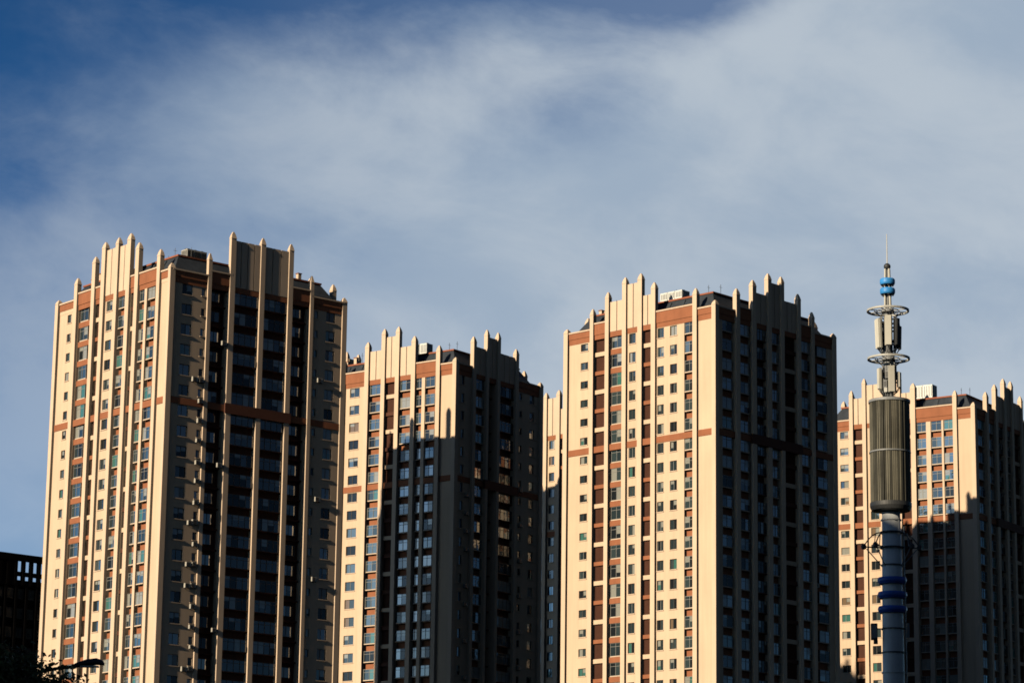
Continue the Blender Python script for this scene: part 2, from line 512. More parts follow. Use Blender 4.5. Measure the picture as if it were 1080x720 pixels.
        for (a, b, k) in segs:
            if k == 'c':
                lb = S.get('cornerlow', 0.72)
                if lb < 1.2:
                    co.box(a, b, -0.45, 0.05, H0 + lb, H0 + 1.52, 'red')
                    co.box(a, b, -0.45, 0.13, H0 + 1.54, H0 + 2.45, 'red')
                else:
                    co.box(a, b, -0.45, 0.03, H0 + 0.88, H0 + lb - 0.003, 'cream')
                    co.box(a, b, -0.45, 0.10, H0 + lb, H0 + 2.45, 'red')
                cp.box(a, b, -0.45, 0.24, H0 + 2.453, H0 + 2.67, 'stone')
            elif k == 'm':
                co.box(a, b, -0.46, 0.05, H0 + 0.84, H0 + 1.55, 'red')
                co.box(a, b, -0.46, 0.14, H0 + 1.57, H0 + 3.24, 'red')
                cp.box(a, b, -0.46, 0.25, H0 + 3.243, H0 + 3.45, 'stone')
            else:
                co.box(a, b, -0.46, 0.06, H0 + 0.85, H0 + 1.64, 'red')
        co_o = co.obj('cornice', root)
        cp.obj('cornice_cap', co_o)
        for (a, b, t) in pans:
            pm = MB(F)
            a2, b2 = a + 0.3, b - 0.3
            n = max(1, int(round((b2 - a2)/1.25)))
            pm.box(a, b, -0.42, -0.10, H0 + 1.66, H0 + t - 0.05, 'cream')
            for i in range(n):
                xa = a2 + (b2 - a2)*i/n; xb = a2 + (b2 - a2)*(i + 1)/n
                pm.box(xa + (0.07 if i else -0.25), xb - (0.07 if i < n - 1 else -0.25), -0.098, 0.08, H0 + 1.66, H0 + t, 'stone')
            pm.obj('parapet_panel', root)
        for (uc, wd, top) in P:
            pl = MB(F)
            pilaster(pl, uc - wd/2, uc + wd/2, -0.3, S.get('proud', 0.42), top)
            if not back: pl.obj('pilaster', root)
            else: pl.obj('rear_pilaster', root)
        for (uc, wd) in S.get('mull', ()):
            if back: continue
            pl = MB(F)
            pl.box(uc - wd/2, uc + wd/2, -0.5, 0.12, 0, H0 + 0.82, 'stone')
            pl.obj('mullion_pier', root)
    for (cx, cy, far) in ((0, 0, 0), (LR, 0, 1), (0, LL, 1), (LR, LL, 2)):
        pl = MB()
        sx_ = -1 if cx == 0 else 1; sy_ = -1 if cy == 0 else 1
        x0, x1 = sorted((cx + sx_*0.42, cx - sx_*0.42)); y0, y1 = sorted((cy + sy_*0.42, cy - sy_*0.42))
        if cy == 0: y0 = -min(0.42, RS.get('proud', 0.42)*0.8)
        pilaster(pl, x0, x1, y0, y1, 3.35)
        pl.obj('corner_pilaster', root)
    # roof
    rf = MB()
    rf.box(0.5, LR - 0.5, 0.5, LL - 0.5, H0 + 2.203, H0 + 2.32, 'slate')
    ins = 2.6
    rf.frustum((0.7, LR - 0.7, 0.7, LL - 0.7), (ins, LR - ins, ins, LL - ins), H0 + 2.33, H0 + 5.3, 'slate')
    for i in range(1, 9):                                                   # standing dormer ribs
        yy = ins + (LL - 2*ins)*i/9
        rf.frustum((0.9, 1.9, yy - 0.35, yy + 0.35), (2.2, 2.7, yy - 0.35, yy + 0.35), H0 + 2.4, H0 + 5.0, 'slate')
    ro = rf.obj('mansard_roof', root)
    rt = MB()
    for (a, b, c, d) in ((ins - 0.15, LR - ins + 0.15, ins - 0.15, ins + 0.2), (ins - 0.15, LR - ins + 0.15, LL - ins - 0.2, LL - ins + 0.15),
                         (ins - 0.15, ins + 0.2, ins + 0.203, LL - ins - 0.203), (LR - ins - 0.2, LR - ins + 0.15, ins + 0.203, LL - ins - 0.203)):
        rt.box(a, b, c, d, H0 + 5.303, H0 + 5.55, 'ridge')
    rt.obj('ridge_trim', ro)
    st = MB()
    cx, cy = LR*0.5, LL*0.5
    st.box(cx - 3.5, cx + 3.5, cy - 3, cy + 3, H0 + 5.31, H0 + 6.3, 'ridge')
    st.box(cx - 3.7, cx + 3.7, cy - 3.2, cy + 3.2, H0 + 6.303, H0 + 6.5, 'slate')
    st.obj('stair_housing', root)
    for (px, py, hh) in ((LR*0.62, 3.2, 1.3), (LR*0.66, 3.4, 0.8), (LR*0.80, 3.3, 1.0), (3.3, LL*0.80, 1.2), (3.2, LL*0.86, 0.7)):
        ch = MB()
        ch.box(px - 0.28, px + 0.28, py - 0.28, py + 0.28, H0 + 5.31, H0 + 5.5 + hh, 'stone')
        ch.box(px - 0.36, px + 0.36, py - 0.36, py + 0.36, H0 + 5.503 + hh, H0 + 5.62 + hh, 'red')
        ch.obj('chimney', ro)
    for (px, py, hh) in ((LR*0.16, ins + .1, 1.5), (LR*0.72, ins + .1, 1.1), (ins + .1, LL*0.74, 1.8), (ins + .1, LL*0.12, 1.2), (LR*0.3, LL*0.5, 3.4)):
        ae = MB()
        ae.tube([(px, py, H0 + 5.3), (px, py, H0 + 5.5 + hh)], 0.035, 'dgrey', 6)
        ae.tube([(px - 0.35, py, H0 + 5.3 + hh*0.85), (px + 0.35, py, H0 + 5.3 + hh*0.85)], 0.02, 'dgrey', 5)
        ae.obj('aerial', ro)
    # windows: the hundred that show largest are parts of their own, the rest one part
    scored = sorted(wins, key=lambda q: -win_pick(q))
    big = [q for q in scored[:100] if win_pick(q) > 0]
    rest = scored[len(big):]
    stuff = MB()
    for (fk, uc, w, h, zc, out, style, k) in wins_order(big) :
        fme, pme, _, _ = win_mesh(w, h, style, rnd.randrange(16))
        fo = bpy.data.objects.new('window', fme); COL.objects.link(fo); fo.parent = root
        fo.location = FF[fk](uc, out, zc)
        fo.rotation_euler = (0, 0, -math.pi/2 if fk == 'L' else 0)
        po = bpy.data.objects.new('pane', pme); COL.objects.link(po); po.parent = fo
    for (fk, uc, w, h, zc, out, style, k) in rest:
        _, _, f, p = win_mesh(w, h, style, rnd.randrange(16))
        for src in (f, p):
            i0 = len(stuff.v)
            if fk == 'L': stuff.v += [(-out + y, uc - x, zc + z) for (x, y, z) in src.v]
            else: stuff.v += [(uc + x, -out + y, zc + z) for (x, y, z) in src.v]
            sl = [stuff.slot(s) for s in src.slots]
            stuff.f += [tuple(i0 + j for j in q) for q in src.f]
            stuff.m += [sl[j] for j in src.m]
    if stuff.v:
        so_ = stuff.obj('window', root, fix=False); so_['kind'] = 'stuff'
    return root, FF
def wins_order(l): return l
def pilaster(pl, x0, x1, y0, y1, top):
    cx, cy = (x0 + x1)/2, (y0 + y1)/2
    tip = 1.0 if top > 5 else 0.7
    pl.box(x0, x1, y0, y1, 0, H0 + top - tip, 'stone')
    i = 0.09
    pl.frustum((x0 - 0.04, x1 + 0.04, y0 - 0.04, y1 + 0.04), (x0 + i, x1 - i, y0 + i, y1 - i), H0 + top - tip + 0.003, H0 + top - tip*0.45, 'stone')
    pl.frustum((x0 + i, x1 - i, y0 + i, y1 - i), (cx - 0.10, cx + 0.10, cy - 0.10, cy + 0.10), H0 + top - tip*0.45 + 0.002, H0 + top, 'stone')

# --- camera-side test of how large a window shows (to choose the hundred parts)
CAMM = cam.matrix_world.inverted()
def shown(loc, yaw, LL, LR, xlo, xhi, extra=None):
    c, s = math.cos(yaw), math.sin(yaw)
    FF = faces(LL, LR)
    def pick(q):
        fk, uc, w, h, zc, out, style, k = q
        x, y, z = FF[fk](uc, out, zc)
        p = CAMM @ Vector((loc[0] + c*x - s*y, loc[1] + s*x + c*y, z))
        px = 540 + 3085*p.x/-p.z; py = 360 - 3085*p.y/-p.z
        if py > 722 or px < xlo or px > xhi: return 0
        if extra and extra(px, py): return 0
        area = w*h*(1.0 if fk == 'L' else 0.8)
        return area + 2 - k*0.05
    return pick

A_L = dict(len=30.3, cornerlow=1.45, pil=[(25.1, .85, 5.75), (20.35, .9, 8.1), (17.8, .95, 9.8), (14.2, .8, 9.8), (11.0, .95, 9.8), (8.7, .9, 8.0), (3.0, .8, 5.9)],
    mull=[(6.46, .62)], panels=[(10.95, 14.2, 8.4), (14.2, 17.85, 8.5)],
    cols=[(0, 3.4, 'blank'), (3.4, 6.15, 'bay', (4.3, 6.05)), (6.77, 8.25, 'bay'), (9.15, 10.5, 'lv', 1, 'brown'), (11.5, 13.8, 'bay'),
          (14.6, 17.3, 'wall', [(15.4, 17.0, 1.5)]), (18.3, 19.9, 'lv', 0, 'red'), (20.8, 24.65, 'balc', (22.2, 24.3)), (25.5, 30.3, 'wall', [(26.6, 27.7, 1.25)])])
A_L['rear'] = dict(len=30.3, cornerlow=1.45, pil=[(26.0, .85, 7.7), (19.0, .95, 9.4), (8.7, .9, 8.0), (3.0, .8, 5.9)], panels=[])
A_R = dict(len=30.1, proud=0.24, cornerlow=0.72, wrap=(9.5, 20.9), pil=[(6.25, .62, 5.85), (10.1, .87, 9.7), (15.28, .8, 9.7), (20.25, .8, 9.7), (24.1, .6, 5.6)],
    panels=[(10.1, 15.28, 8.5), (15.28, 20.25, 8.5)],
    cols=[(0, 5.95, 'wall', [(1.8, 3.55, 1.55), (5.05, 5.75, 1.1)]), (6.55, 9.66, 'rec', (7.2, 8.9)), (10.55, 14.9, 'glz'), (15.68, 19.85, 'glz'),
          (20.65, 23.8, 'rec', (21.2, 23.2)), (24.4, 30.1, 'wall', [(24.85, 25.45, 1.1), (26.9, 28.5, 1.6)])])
C_L = dict(len=29.3, pil=[(24.0, .7, 5.7), (20.9, .75, 7.85), (17.45, .8, 9.6), (14.35, .85, 9.7), (11.7, .85, 7.9), (3.65, .8, 5.7)],
    panels=[(11.7, 14.35, 6.2), (14.35, 17.45, 8.45), (17.45, 20.9, 6.25)],
    cols=[(0, 3.3, 'blank'), (4.0, 5.95, 'bay'), (5.95, 11.3, 'wall', [(7.35, 8.7, 1.5), (9.9, 11.15, 1.5)]), (12.1, 13.95, 'lv', 0, 'red'),
          (14.75, 17.05, 'wall', [(15.45, 16.75, 1.55)]), (17.85, 20.5, 'balc', (18.2, 20.35)), (21.3, 23.65, 'lv', 0, 'red'), (24.35, 29.3, 'wall', [(25.0, 26.5, 1.15)])])
C_R = dict(len=28.2, wrap=(8.0, 19.9), pil=[(4.8, .85, 6.0), (8.6, .9, 8.0), (12.25, .85, 9.7), (15.35, .75, 9.8), (19.4, .7, 7.9), (22.8, .6, 5.7)],
    panels=[(8.6, 12.25, 6.25), (12.25, 15.35, 8.45), (15.35, 19.4, 6.25)],
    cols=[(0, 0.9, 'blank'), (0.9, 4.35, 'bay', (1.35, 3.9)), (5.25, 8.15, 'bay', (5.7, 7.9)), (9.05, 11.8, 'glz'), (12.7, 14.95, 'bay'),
          (15.75, 19.05, 'lv', 1, 'brown'), (19.8, 22.45, 'bay'), (23.15, 27.5, 'bay', (24.2, 27.0))])
B_L = dict(len=29.5, pil=[(23.3, .8, 5.7), (18.25, .85, 8.1), (14.8, .8, 9.9), (11.85, .8, 9.9), (8.5, .85, 7.9), (3.4, .8, 5.7)],
    mull=[(6.52, .66)], panels=[(8.5, 11.85, 6.4), (11.85, 14.8, 8.45), (14.8, 18.25, 6.45)],
    cols=[(0, 3.0, 'blank'), (3.8, 6.2, 'bay', (4.3, 6.15)), (6.85, 8.1, 'bay'), (8.95, 11.45, 'bay'), (12.25, 14.4, 'lv', 0, 'brown'), (15.2, 17.8, 'bay'),
          (18.7, 22.9, 'wall', [(19.95, 22.0, 1.5)]), (23.7, 29.5, 'blank')])
B_R = dict(len=22.8, wrap=(7.4, 16.5), pil=[(4.45, .75, 7.6), (7.95, .62, 9.4), (10.95, .65, 9.5), (15.9, .75, 7.7)],
    panels=[(4.45, 7.95, 6.1), (7.95, 10.95, 8.3), (10.95, 15.9, 6.2)],
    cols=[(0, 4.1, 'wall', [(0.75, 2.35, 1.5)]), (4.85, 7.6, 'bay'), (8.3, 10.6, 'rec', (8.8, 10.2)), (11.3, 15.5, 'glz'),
          (16.3, 22.8, 'wall', [(17.1, 17.8, 1.1), (19.9, 22.1, 1.5)])])
D_L = dict(len=28.8, pil=[(23.0, .7, 7.7), (20.5, .7, 9.6), (17.2, .7, 9.7), (13.9, .7, 9.6), (11.2, .9, 7.8), (3.4, .75, 5.7)],
    mull=[(5.82, .35), (8.45, .85)], panels=[(11.2, 13.9, 6.3), (13.9, 17.2, 8.4), (17.2, 20.5, 8.4), (20.5, 23.0, 6.25)],
    cols=[(0, 3.0, 'blank'), (3.8, 5.65, 'bay'), (6.0, 8.02, 'bay'), (8.88, 10.72, 'bay'), (11.65, 13.55, 'lv', 0, 'brown'), (14.25, 16.85, 'bay'),
          (17.55, 20.15, 'wall', [(18.0, 19.6, 1.5)]), (20.85, 22.65, 'lv', 0, 'red'), (23.35, 28.8, 'wall', [(23.75, 25.35, 1.25)])])

yA, yB, yC, yD, yE = R(39.70), R(53.06), R(46.36), R(56.56), R(46.47)
lA, lB, lC, lD = (-47.84, 398.32), (-8.88, 456.58), (29.68, 415.78), (78.48, 485.87)
lE = (0.994*(20.15 - 1.4*math.sin(yE)), 0.994*(502.76 + 1.4*math.cos(yE)))
hidden_by_mast = lambda px, py: 912 < px < 957
tA, FA = build_tower('cream tower at far left, beside the dark lattice-topped building',
                     lA, yA, A_L, A_R, shown(lA, yA, 30.3, 30.1, 0, 370))
tB, FB = build_tower('cream tower second from left, a stepped shadow cutting down its sunlit front',
                     lB, yB, B_L, B_R, shown(lB, yB, 29.5, 22.8, 362, 572))
tC, FC = build_tower('cream tower right of centre with fully sunlit front and near-black right side',
                     lC, yC, C_L, C_R, shown(lC, yC, 29.3, 28.2, 590, 882))
tD, FD = build_tower('cream tower behind the telecom mast, lower half of its front in shadow',
                     lD, yD, D_L, C_R, shown(lD, yD, 28.8, 28.2, 883, 1081, hidden_by_mast))
tE, FE = build_tower('cream tower showing only as a narrow strip between two others, shaded below its top floors',
                     lE, yE, C_L, C_R, shown(lE, yE, 29.3, 28.2, 574, 595))

# air-conditioner boxes clamped to the shaded side of the far-left tower
acb = MB(lambda u, o, z: (u, -o, z))
acb.box(-0.42, 0.42, 0.06, 0.42, -0.30, 0.30, 'ac')
acb.box(-0.36, 0.12, 0.423, 0.44, -0.24, 0.24, 'dgrey')
acb.box(-0.36, -0.30, 0.0, 0.40, -0.36, -0.303, 'dgrey')
acb.box(0.30, 0.36, 0.0, 0.40, -0.36, -0.303, 'dgrey')
acm = acb.mesh('ac_unit')
for k in range(1, 22):
    spots = []
    if k > 3: spots.append((5.35 + rnd.uniform(-.08, .08), -1.0 + rnd.uniform(-.1, .1)))
    if k in (4, 11, 13, 14, 18): spots.append((4.3, -1.0))
    if k in (3, 9, 13, 20): spots.append((25.9, -1.0))
    if k in (0, 2, 8, 16): spots.append((8.9, -1.05))
    for (uu, dz) in spots:
        a = bpy.data.objects.new('ac_unit', acm); COL.objects.link(a); a.parent = tA
        a.location = FA['R'](uu + rnd.uniform(-.12, .12), 0, H0 - FP*k + dz - 0.1 + rnd.uniform(-.12, .12))
        q_ = rnd.uniform(0.8, 1.12); a.scale = (q_, 1, q_)
for (tw, FFx, uu, rows) in ((tB, FB, 3.1, range(6, 17)), (tB, FB, 17.4, range(3, 17, 2)), (tC, FC, 23.9, (3, 7, 8, 12, 15))):
    for k in rows:
        if rnd.random() < 0.3: continue
        a = bpy.data.objects.new('ac_unit', acm); COL.objects.link(a); a.parent = tw
        a.location = FFx['R'](uu, 0 if tw is tB else -0.5, H0 - FP*k - 1.1)

# rooftop ventilation units
def rooftop_unit(label, tower_loc, yaw, x, y, rz, n=3, sx_=1.2, sy_=1.6, h=1.75, z0=H0 + 5.32, metal='white'):
    c, s = math.cos(yaw), math.sin(yaw)
    t = thing('rooftop_unit', label, 'rooftop unit', (tower_loc[0] + c*x - s*y, tower_loc[1] + s*x + c*y, z0), yaw + rz, 'ventilation units on the tower roofs')
    fr = MB()
    w = n*sx_
    for xx in (-w/2 + 0.1, w/2 - 0.1):
        for yy in (-sy_/2 + 0.1, sy_/2 - 0.1):
            fr.box(xx - 0.06, xx + 0.06, yy - 0.06, yy + 0.06, 0, 0.45, 'dgrey')
    fr.box(-w/2, w/2, -sy_/2, sy_/2, 0.452, 0.55, 'dgrey')
    fr.obj('support_frame', t)
    for i in range(n):
        cb = MB()
        x0 = -w/2 + i*sx_ + 0.04; x1 = x0 + sx_ - 0.08
        cb.box(x0, x1, -sy_/2 + 0.05, sy_/2 - 0.05, 0.555, 0.555 + h, metal)
        for j in range(5):
            zz = 0.75 + j*(h - 0.4)/5
            cb.box(x0 + 0.1, x1 - 0.1, -sy_/2 + 0.0, -sy_/2 + 0.047, zz, zz + 0.14, 'grey' if metal == 'white' else 'dgrey')
        for j in range(4):      # upright slots of the far grille
            xx = x0 + 0.12 + j*(x1 - x0 - 0.3)/3.6
            cb.box(xx, xx + 0.13, sy_/2 - 0.047, sy_/2 - 0.01, 0.8, 0.35 + h, 'grey' if metal == 'white' else 'dgrey')
        cb.lathe([(0.42, 0.556 + h), (0.42, 0.72 + h), (0.36, 0.72 + h)], 'dgrey', 16, ((x0 + x1)/2, 0))
        for j in range(4):
            yy = -sy_/2 + 0.22 + j*(sy_ - 0.5)/3.4
            cb.box(x0 - 0.03, x0 - 0.003, yy, yy + 0.2, 0.8, 0.4 + h, 'grey' if metal == 'white' else 'dgrey')
        cb.obj('vent_casing', t)
rooftop_unit('dull grey slatted ventilation unit on the roof of the far left tower', lA, yA, 6.8, 5.0, 0, 3, 1.15, 1.7, 1.3, metal='ac')
rooftop_unit('white ventilation unit behind the crest of the tower with the stepped shadow', lB, yB, 4.6, 10.6, math.pi/2, 2, 1.5, 1.7, 1.75)
rooftop_unit('long low pale ventilation unit on the roof of the tower right of centre', lC, yC, 4.4, 11.5, math.pi/2, 3, 1.45, 1.9, 1.25)
rooftop_unit('largest white ventilation unit, on the roof behind the telecom mast', lD, yD, 4.6, 11.2, math.pi/2, 2, 1.9, 2.0, 2.3)

# ------------------------------------------------------------------ dark building at the left edge
yK = R(41.5)
bt = thing('lattice_topped_building', 'near-black building at the left edge with an open lattice along its roofline', 'building', (-86.0, 474.0, 0), yK)
kb = MB()
HT = 74.4
KW = 30.0
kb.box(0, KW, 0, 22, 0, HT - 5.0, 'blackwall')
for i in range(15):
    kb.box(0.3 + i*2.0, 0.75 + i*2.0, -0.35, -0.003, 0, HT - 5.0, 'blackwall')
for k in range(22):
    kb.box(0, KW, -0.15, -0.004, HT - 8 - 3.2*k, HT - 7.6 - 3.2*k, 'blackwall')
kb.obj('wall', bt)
kl = MB()
kl.box(-0.2, KW + .2, -0.4, 0.3, HT - 1.1, HT, 'blackwall')
kl.box(-0.2, KW + .2, -0.35, 0.25, HT - 3.6, HT - 2.9, 'blackwall')
kl.box(-0.2, KW + .2, -0.36, 0.24, HT - 5.2, HT - 4.3, 'blackwall')
for i in range(21):
    kl.box(i*1.5, i*1.5 + 0.55, -0.38, 0.28, HT - 4.998, HT - 1.102, 'blackwall')
kl.box(-0.2, 6.5, -0.3, 0.2, HT - 4.9, HT - 1.2, 'blackwall')
kl.obj('roof_lattice', bt)
kw = MB()
for k in range(20):
    for i in range(14):
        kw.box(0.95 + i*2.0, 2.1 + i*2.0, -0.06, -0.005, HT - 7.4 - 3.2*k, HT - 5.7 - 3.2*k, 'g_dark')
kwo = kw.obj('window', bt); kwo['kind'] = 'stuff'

# unseen block added to cast shade on the trees, lamp and lower mast
ob = thing('shade_block', 'unseen concrete block added left of the view to shade trees and lower mast', 'building', (-55, 0, 0))
o1 = MB(); o1.box(-30, 0, -20, 124, 0, 72.5, 'concrete'); o1.obj('wall', ob)
o2 = MB(); o2.box(-30.4, 0.4, -20.4, 124.4, 72.503, 73.3, 'concrete'); o2.obj('roof', ob)

# ------------------------------------------------------------------ telecom mast
tm = thing('telecom_mast', 'tall telecom mast with slatted drum, ring platforms and blue collars', 'telecom mast', (23.77, 180, 0))
b = MB(); b.lathe([(0.84, 0), (0.72, 15), (0.64, 26), (0.57, 32.4)], 'pole', 28); b.obj('pole', tm, smooth=True)
b = MB(); b.lathe([(0.30, 39.5), (0.26, 45.2)], 'grey', 16); b.obj('mast_core', tm, smooth=True)
# drum
b = MB()
b.lathe([(1.05, 32.75), (1.12, 33.1), (1.12, 39.2)], 'dgrey', 40)
nsl = 64
for j in range(nsl):
    a = 2*math.pi*j/nsl
    ca, sa = math.cos(a), math.sin(a)
    r0, r1, hw = 1.10, 1.27 + rnd.uniform(-.05, .012), rnd.uniform(.032, .046)
    F = lambda u_, o_, z_, ca=ca, sa=sa: (o_*ca - u_*sa, o_*sa + u_*ca, z_)
    bb = MB(F); ms = 'slat' if rnd.random() < 0.68 else 'slat2'
    bb.box(-hw, hw, r0, r1, 33.0, 39.35, ms)
    i0 = len(b.v); k_ = b.slot(ms); b.v += bb.v; b.f += [tuple(i0 + q for q in f) for f in bb.f]; b.m += [k_]*len(bb.f)
dr = b.obj('slatted_drum', tm)
b = MB(); b.ring(0, 0, 0, 'grey', n=48, sq=[(1.0, 39.36), (1.31, 39.36), (1.31, 39.52), (1.0, 39.60)]); b.lathe([(1.0, 39.40), (1.0, 39.56)], 'grey', 32); b.obj('drum_lid', dr)
b = MB(); b.ring(0, 0, 0, 'grey', n=48, sq=[(1.275, 36.16), (1.305, 36.16), (1.305, 36.24), (1.275, 36.24)]); b.obj('drum_hoop', dr)
b = MB(); b.lathe([(0.56, 32.45), (1.20, 32.52), (1.30, 32.75), (1.30, 33.0), (1.1, 33.02)], 'dgrey', 48); b.obj('drum_base', dr)
# ring platforms
def platform(z, rad):
    b = MB()
    b.ring(rad, 0.06, z, 'rail', n=40)
    b.ring(rad*0.55, 0.025, z - 0.02, 'grey', n=32)
    b.ring(0.36, 0.06, z - 0.03, 'grey', n=20)
    for j in range(8):
        a = 2*math.pi*(j + 0.3)/8
        b.tube([(0.3*math.cos(a), 0.3*math.sin(a), z - 0.03), (rad*math.cos(a), rad*math.sin(a), z)], 0.03, 'rail' if j % 2 else 'dgrey')
    for j in range(4):
        a = 2*math.pi*(j + 0.1)/4
        b.tube([(0.28*math.cos(a), 0.28*math.sin(a), z - 0.55), (rad*0.7*math.cos(a), rad*0.7*math.sin(a), z - 0.06)], 0.045, 'grey')
    b.obj('ring_platform', tm)
platform(45.33, 1.28)
platform(42.22, 1.28)
def antenna(ang, rad, z0, z1, w, d, m, tilt=0.0):
    ca, sa = math.cos(ang), math.sin(ang)
    def F(u_, o_, z_):
        o2 = o_ + tilt*(z_ - z0)
        return (o2*ca - u_*sa, o2*sa + u_*ca, z_)
    b = MB(F)
    b.box(-w/2, w/2, rad, rad + d*0.7, z0, z1, m)
    b.frustum((-w/2 + 0.001, w/2 - 0.001, rad + d*0.7, rad + d*0.701), (-w/2, w/2, rad + d*0.7, rad + d*0.7), z0, z1, m)
    b.box(-w/2 + 0.05, w/2 - 0.05, rad + d*0.703, rad + d, z0 + 0.03, z1 - 0.03, m)
    o = b.obj('panel_antenna', tm)
    c = MB(F)
    c.tube([F(0, rad - 0.16, z0 - 0.25), F(0, rad - 0.16, z1 + 0.15)], 0.04, 'grey')
    for zz in (z0 + 0.3, z1 - 0.35):
        c.box(-0.05, 0.05, 0.2, rad - 0.002, zz, zz + 0.09, 'dgrey')
    c.box(-w/2 + 0.1, w/2 - 0.1, rad - 0.003 - 0.1, rad - 0.004, z0 + 0.5, z0 + 0.95, 'dgrey')
    for q in (-0.1, 0.0, 0.1):
        c.tube([F(q, rad + 0.08, z0 - 0.003), F(q*0.7, rad - 0.1, z0 - 0.28), F(q*0.4, 0.3, z0 - 0.4)], 0.018, 'dgrey', 5)
    c.obj('antenna_bracket', o)
D90 = math.pi/2
for (a, z0, z1, w, m) in ((-D90 - 1.1, 42.85, 44.75, 0.42, 'panelw'), (-D90 - 0.12, 42.95, 44.9, 0.46, 'panelw'), (-D90 + 0.75, 43.0, 44.75, 0.36, 'dgrey'),
                          (-D90 + 1.35, 42.8, 44.3, 0.36, 'dgrey'), (-D90 + 2.1, 43.0, 44.6, 0.36, 'grey'), (D90 + 0.3, 42.9, 44.8, 0.4, 'grey'), (D90 + 1.1, 42.9, 44.8, 0.4, 'panelw')):
    antenna(a, 0.60, z0, z1, w, 0.2, m, 0.03)
for (a, z0, z1, w, m) in ((-D90 - 1.15, 40.2, 41.55, 0.34, 'panelw'), (-D90 + 0.12, 39.95, 41.65, 0.42, 'panelw'), (-D90 + 1.0, 40.3, 41.3, 0.34, 'panelw'),
                          (D90 - 0.4, 40.2, 41.6, 0.36, 'grey'), (D90 + 0.6, 40.2, 41.6, 0.36, 'panelw')):
    antenna(a, 0.62, z0, z1, w, 0.18, m)
for (a, z0) in ((-D90 - 0.6, 40.3), (-D90 + 0.55, 40.1), (-D90 - 0.35, 40.9), (-D90 + 0.75, 41.35)):
    b = MB(lambda u_, o_, z_, a=a: (o_*math.cos(a) - u_*math.sin(a), o_*math.sin(a) + u_*math.cos(a), z_))
    b.box(-0.12, 0.12, 0.34, 0.54, z0, z0 + 0.45, 'panelw' if z0 > 41 else 'grey'); b.box(-0.09, 0.09, 0.543, 0.56, z0 + 0.05, z0 + 0.4, 'dgrey')
    b.obj('radio_box', tm)
for j in range(9):
    a = 2*math.pi*(j + rnd.uniform(-.3, .3))/9
    z0 = rnd.choice((42.75, 43.4, 44.1, 40.0, 40.6, 41.1))
    r0 = rnd.uniform(0.30, 0.42)
    b = MB(lambda u_, o_, z_, a=a: (o_*math.cos(a) - u_*math.sin(a), o_*math.sin(a) + u_*math.cos(a), z_))
    b.box(-0.11, 0.11, r0, r0 + 0.15, z0, z0 + 0.38, rnd.choice(('grey', 'rail', 'dgrey')))
    b.box(-0.05, 0.05, 0.2, r0 - 0.002, z0 + 0.12, z0 + 0.2, 'dgrey')
    b.obj('radio_box', tm)
for j in range(10):
    a = 2*math.pi*j/10 + rnd.uniform(-.2, .2)
    pts = []
    zt2 = rnd.choice((44.2, 43.4, 42.3, 41.4))
    for q in range(6):
        t = q/5
        rr = 0.33 + 0.06*math.sin(t*9 + j)
        pts.append((rr*math.cos(a + 0.25*t), rr*math.sin(a + 0.25*t), 39.55 + (zt2 - 39.55)*t))
    b = MB(); b.tube(pts, 0.022, 'dgrey', 5); b.obj('feeder_cable', tm)
for z in (12.0, 20.0, 22.4, 31.9):
    rr = 0.84 - 0.0083*z + 0.035
    b = MB(); b.ring(0, 0, 0, 'pole', n=36, sq=[(rr - 0.06, z), (rr + 0.04, z), (rr + 0.04, z + 0.07), (rr - 0.06, z + 0.07)]); b.obj('flange', tm)
b = MB()
for sx2 in (-0.16, 0.16):
    b.tube([(0.88, sx2 - 0.35, 2.5), (0.72, sx2 - 0.35, 31.5)], 0.022, 'grey', 5)
for j in range(90):
    z = 2.8 + j*0.32; xx = 0.88 - 0.16*(z - 2.5)/29
    b.box(xx - 0.012, xx + 0.012, -0.51, -0.19, z, z + 0.025, 'grey')
b.obj('ladder', tm)
# upper legs, collars, ball and rod
b = MB()
for j in range(4):
    a = 2*math.pi*(j + 0.35)/4
    b.tube([(0.24*math.cos(a), 0.24*math.sin(a), 45.2), (0.17*math.cos(a), 0.17*math.sin(a), 48.05)], 0.062, 'panelw')
b.lathe([(0.11, 45.2), (0.09, 48.0)], 'grey', 10)
b.obj('mast_legs', tm)
for z in (47.05, 46.43):
    b = MB()
    b.ring(0, 0, 0, 'cyan', n=32, sq=[(0.22, z), (0.44, z - 0.02), (0.48, z + 0.08), (0.48, z + 0.28), (0.43, z + 0.36), (0.22, z + 0.36)])
    for j in range(8):
        a = 2*math.pi*j/8
        b.tube([(0.34*math.cos(a), 0.34*math.sin(a), z - 0.12), (0.34*math.cos(a), 0.34*math.sin(a), z + 0.02)], 0.05, 'dgrey', 6)
    b.obj('blue_collar', tm, smooth=False)
b = MB(); b.lathe([(0.22*math.sin(q*math.pi/10) + 0.002, 48.22 - 0.22*math.cos(q*math.pi/10)) for q in range(11)], 'dgrey', 20); b.obj('ball', tm, smooth=True)
b = MB(); b.tube([(0, 0, 48.4), (0, 0, 49.4), (0, 0, 50.35)], [0.035, 0.03, 0.022], 'panelw'); b.obj('lightning_rod', tm)
